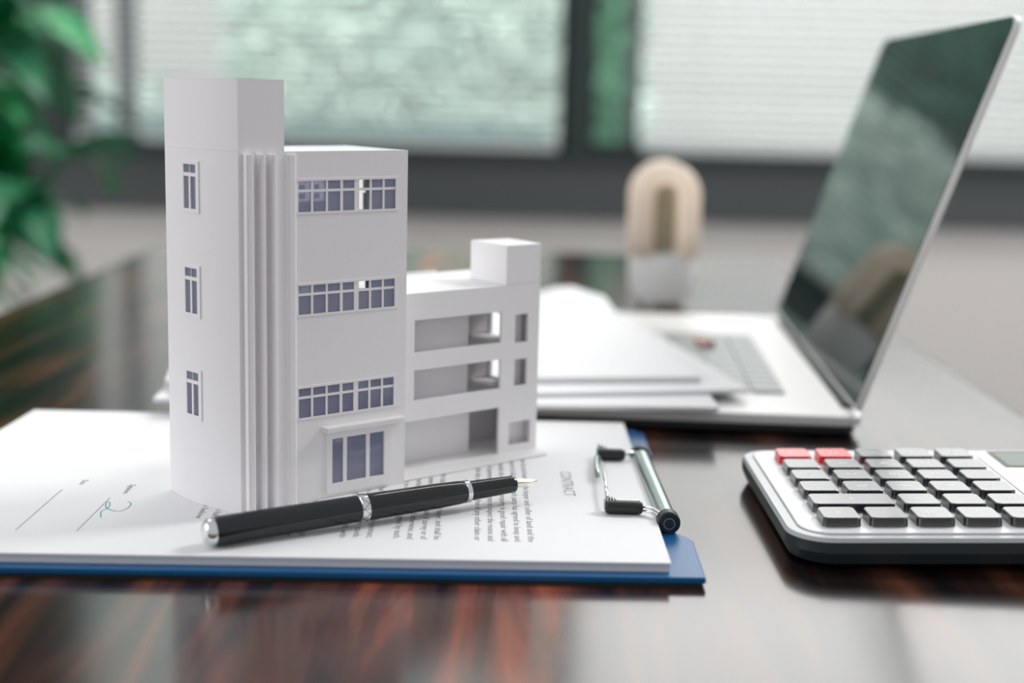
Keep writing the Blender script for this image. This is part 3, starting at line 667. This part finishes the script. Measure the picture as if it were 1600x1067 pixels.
# local: x to the left is negative, y along the hinge
BW, BD = 0.215, 0.315
o = MB().prism(rrect(-BW, 0, .004, BD, [.012, .010, .010, .012], 6), .0050, .0105).obj('base', M['laptop'], lp, .0012, 3)
o = MB().prism(rrect(-BW + .006, .0012, .001, BD - .004, .01, 6), .0008, .0050).obj('underside', M['lapdark'], lp, .001)
for fx in (-BW + .03, -.03):
    for fy in (.02, BD - .02): MB().lathe([(.005, 0), (.005, .0010)], 12, Matrix.Translation((fx, fy, 0))).obj('foot', M['rubber'], lp)
MB().prism(rrect(-.120, .047, -.028, BD - .085, .003, 4), .0105, .01065).obj('keyboard_well', M['lapkey'], lp)
lk = MB().prism(rrect(-.0080, -.0065, .0080, .0065, .0012, 3), 0, .0011).me('key'); lk.materials.append(M['lapkey'])
for i in range(5):
    for j in range(12):
        o = link('key', lk, None, lp); o.location = (-.111 + i * .0185, .0560 + j * .0150 + (i % 2) * .001, .0106)
MB().prism(rrect(-BW + .015, .10, -.130, .20, .003, 4), .0105, .01062).obj('touchpad', M['laptop'], lp, .0002)
# lid tilted back about the hinge
T = Matrix.Translation((-.001, 0, .0095)) @ Matrix.Rotation(R(18.3), 4, 'Y')
LH = 0.204
lid = MB().prism([(y, z) for y, z in rrect(.001, .004, BD - .001, LH, [.002, .002, .009, .009], 6)], -.0016, .0020, T @ Matrix(((0, 0, 1, 0), (1, 0, 0, 0), (0, 1, 0, 0), (0, 0, 0, 1))))
lid.obj('lid', M['laptop'], lp, .0008)
MB().prism([(y, z) for y, z in rrect(.0018, .006, BD - .0018, LH - .001, [.001, .001, .008, .008], 6)], -.0021, -.0015, T @ Matrix(((0, 0, 1, 0), (1, 0, 0, 0), (0, 1, 0, 0), (0, 0, 0, 1)))).obj('screen', M['screen'], lp)
o = MB().tube([(-.0005, .02, .0090), (-.0005, BD - .02, .0090)], .0038, 16).obj('hinge', M['lapdark'], lp); auto_smooth(o)

# ------------------------------------------------------------------ papers lying on the laptop
def sheets(name, label, corner, ang, lx, ly, z0, z1, lift=None, group='white papers on the laptop', grain=True):
    t = root(name, label, 'papers', (corner[0], corner[1], 0), R(ang), group)
    page_grid(((-lx, 0), (0, 0), (0, ly), (-lx, ly)), z0, z1 - .0006, 24, 12, lift).obj('page_stack', M['paper_edge'], t, smooth=False)
    page_grid(((-lx, -.0004), (.0004, -.0004), (.0004, ly + .0004), (-lx, ly + .0004)), z1 - .00055, z1, 24, 12, lift).obj('top_page', M['paper'], t)
    return t
sheets('loose_papers', 'lowest stack of white paper lying directly on the laptop keyboard', (0.1010, 0.674), 2, .272, .210, .0121, .0142)
sheets('loose_papers', 'middle white paper stack whose corner sticks out over the laptop keyboard', (0.1205, 0.708), 11, .285, .235, .0144, .0166)
sheets('loose_papers', 'topmost curled white paper stack, with its corner near the light bulb', (0.0980, 0.722), 9, .270, .235, .0168, .0200, lambda s, q: .016 * max(0, q - .75) * 4 * (1 - abs(s - .90) * 4 if abs(s - .90) < .25 else 0) ** 1.5)
er = MB().prism(rrect(-.004, -.008, .004, .008, .002, 4), .0, .004).obj('eraser', M['smudge'], None, .0012); tag(er, 'small reddish eraser beside the papers on the laptop keyboard', 'eraser'); er.location = (0.1180, 0.862, .0119); er.rotation_euler = (0, 0, R(25))

# ------------------------------------------------------------------ light bulb
BS = 1.41
lb = root('light_bulb', 'compact fluorescent bulb with cream U-shaped tubes and white collar standing behind the laptop', 'bulb', (0.1160, 1.105, 0.0))
lb.rotation_euler = (0, R(-.5), 0); lb.scale = (BS, BS, BS)
pr = [(.0105, 0)] + [(.0128 + .0005 * math.cos(k * math.pi / 2), .0004 + k * .0003) for k in range(10)]
o = MB().lathe(pr, 28).obj('screw_cap', M['brass'], lb, smooth=True)
o = MB().lathe([(.0130, .0030), (.0150, .0044), (.0182, .0090), (.0188, .0200), (.0188, .0270), (.0175, .0292), (.0150, .0300)], 40).obj('collar', M['ballast'], lb); auto_smooth(o, 50)
def utube(rr, off, rot, top, m_):
    pts = [(-rr, off, .029), (-rr, off, .042)]
    for k in range(0, 17): a = math.pi - math.pi * k / 16; pts.append((rr * math.cos(a), off, top - .0062 - rr + rr * math.sin(a)))
    pts += [(rr, off, .042), (rr, off, .029)]
    MB().tube(pts, .0062, 20, Matrix.Rotation(R(rot), 4, 'Z')).obj('glass_tube', m_, lb, smooth=True)
utube(.0126, -.0125, 0, .0800, M['tube']); utube(.0126, .0125, 0, .0800, M['tube']); utube(.0055, 0, 90, .0725, M['tube_olive'])

# ------------------------------------------------------------------ potted plant
pp = root('potted_plant', 'tall leafy green plant in a dark pot at the left by the window', 'plant', (-0.995, 2.25, -0.75))
o = MB().lathe([(.11, 0), (.12, .01), (.155, .30), (.165, .31), (.165, .33), (.150, .33), (.145, .29)], 32).obj('pot', M['pot'], pp); auto_smooth(o)
o = MB().lathe([(.146, .285), (.1, .295), (.02, .30)], 24).obj('soil', M['stem'], pp)
rng = random.Random(11)
leafs = []
for variant in range(2):
    v = []; f = []; N = 6; Lh = .15
    for i in range(N + 1):
        t_ = i / N; wd = .030 * math.sin(math.pi * min(1, t_ * .92 + .06)) ** .8; zc = .02 * math.sin(math.pi * t_) - .04 * t_ * t_
        v += [(-wd, Lh * t_, zc + .008), (0, Lh * t_, zc), (wd, Lh * t_, zc + .008)]
        if i: a = 3 * (i - 1); f += [(a, a + 1, a + 4, a + 3), (a + 1, a + 2, a + 5, a + 4)]
    me = MB().add(v, f).me('leaf'); me.materials.append(M['leaf'] if variant == 0 else M['leaf2'])
    for q in me.polygons: q.use_smooth = True
    leafs.append(me)
for k in range(19):
    a = rng.uniform(0, 6.28); top_ = Vector((rng.uniform(-.12, .28), rng.uniform(-.25, .25), rng.uniform(.72, 1.25)))
    st = [(.05 * math.cos(a), .05 * math.sin(a), .28), (top_.x * .35, top_.y * .35, .28 + (top_.z - .28) * .4), (top_.x * .7, top_.y * .7, .28 + (top_.z - .28) * .75), tuple(top_)]
    bp = bez(*st, 10); MB().tube(bp, [.007 - .0005 * i for i in range(11)], 8).obj('stem', M['stem'], pp)
    for j in range(16):
        b = Vector(bp[rng.randint(4, 10)])
        if b.z < .42: continue
        o = link('leaf', leafs[1 if rng.random() < .28 else 0], None, pp)
        o.location = b; az = rng.uniform(0, 6.28)
        o.rotation_euler = (R(rng.uniform(-35, 45)), R(rng.uniform(-30, 30)), az); s = rng.uniform(.8, 1.2); o.scale = (s, s, s)

# ------------------------------------------------------------------ lift everything so that the floor is at zero
for o in list(COL.objects):
    if o.parent is None:
        if o is cam:
            mm_ = cam.matrix_world.copy(); mm_.translation.z += TABLE; cam.matrix_world = mm_
        else: o.location.z += TABLE
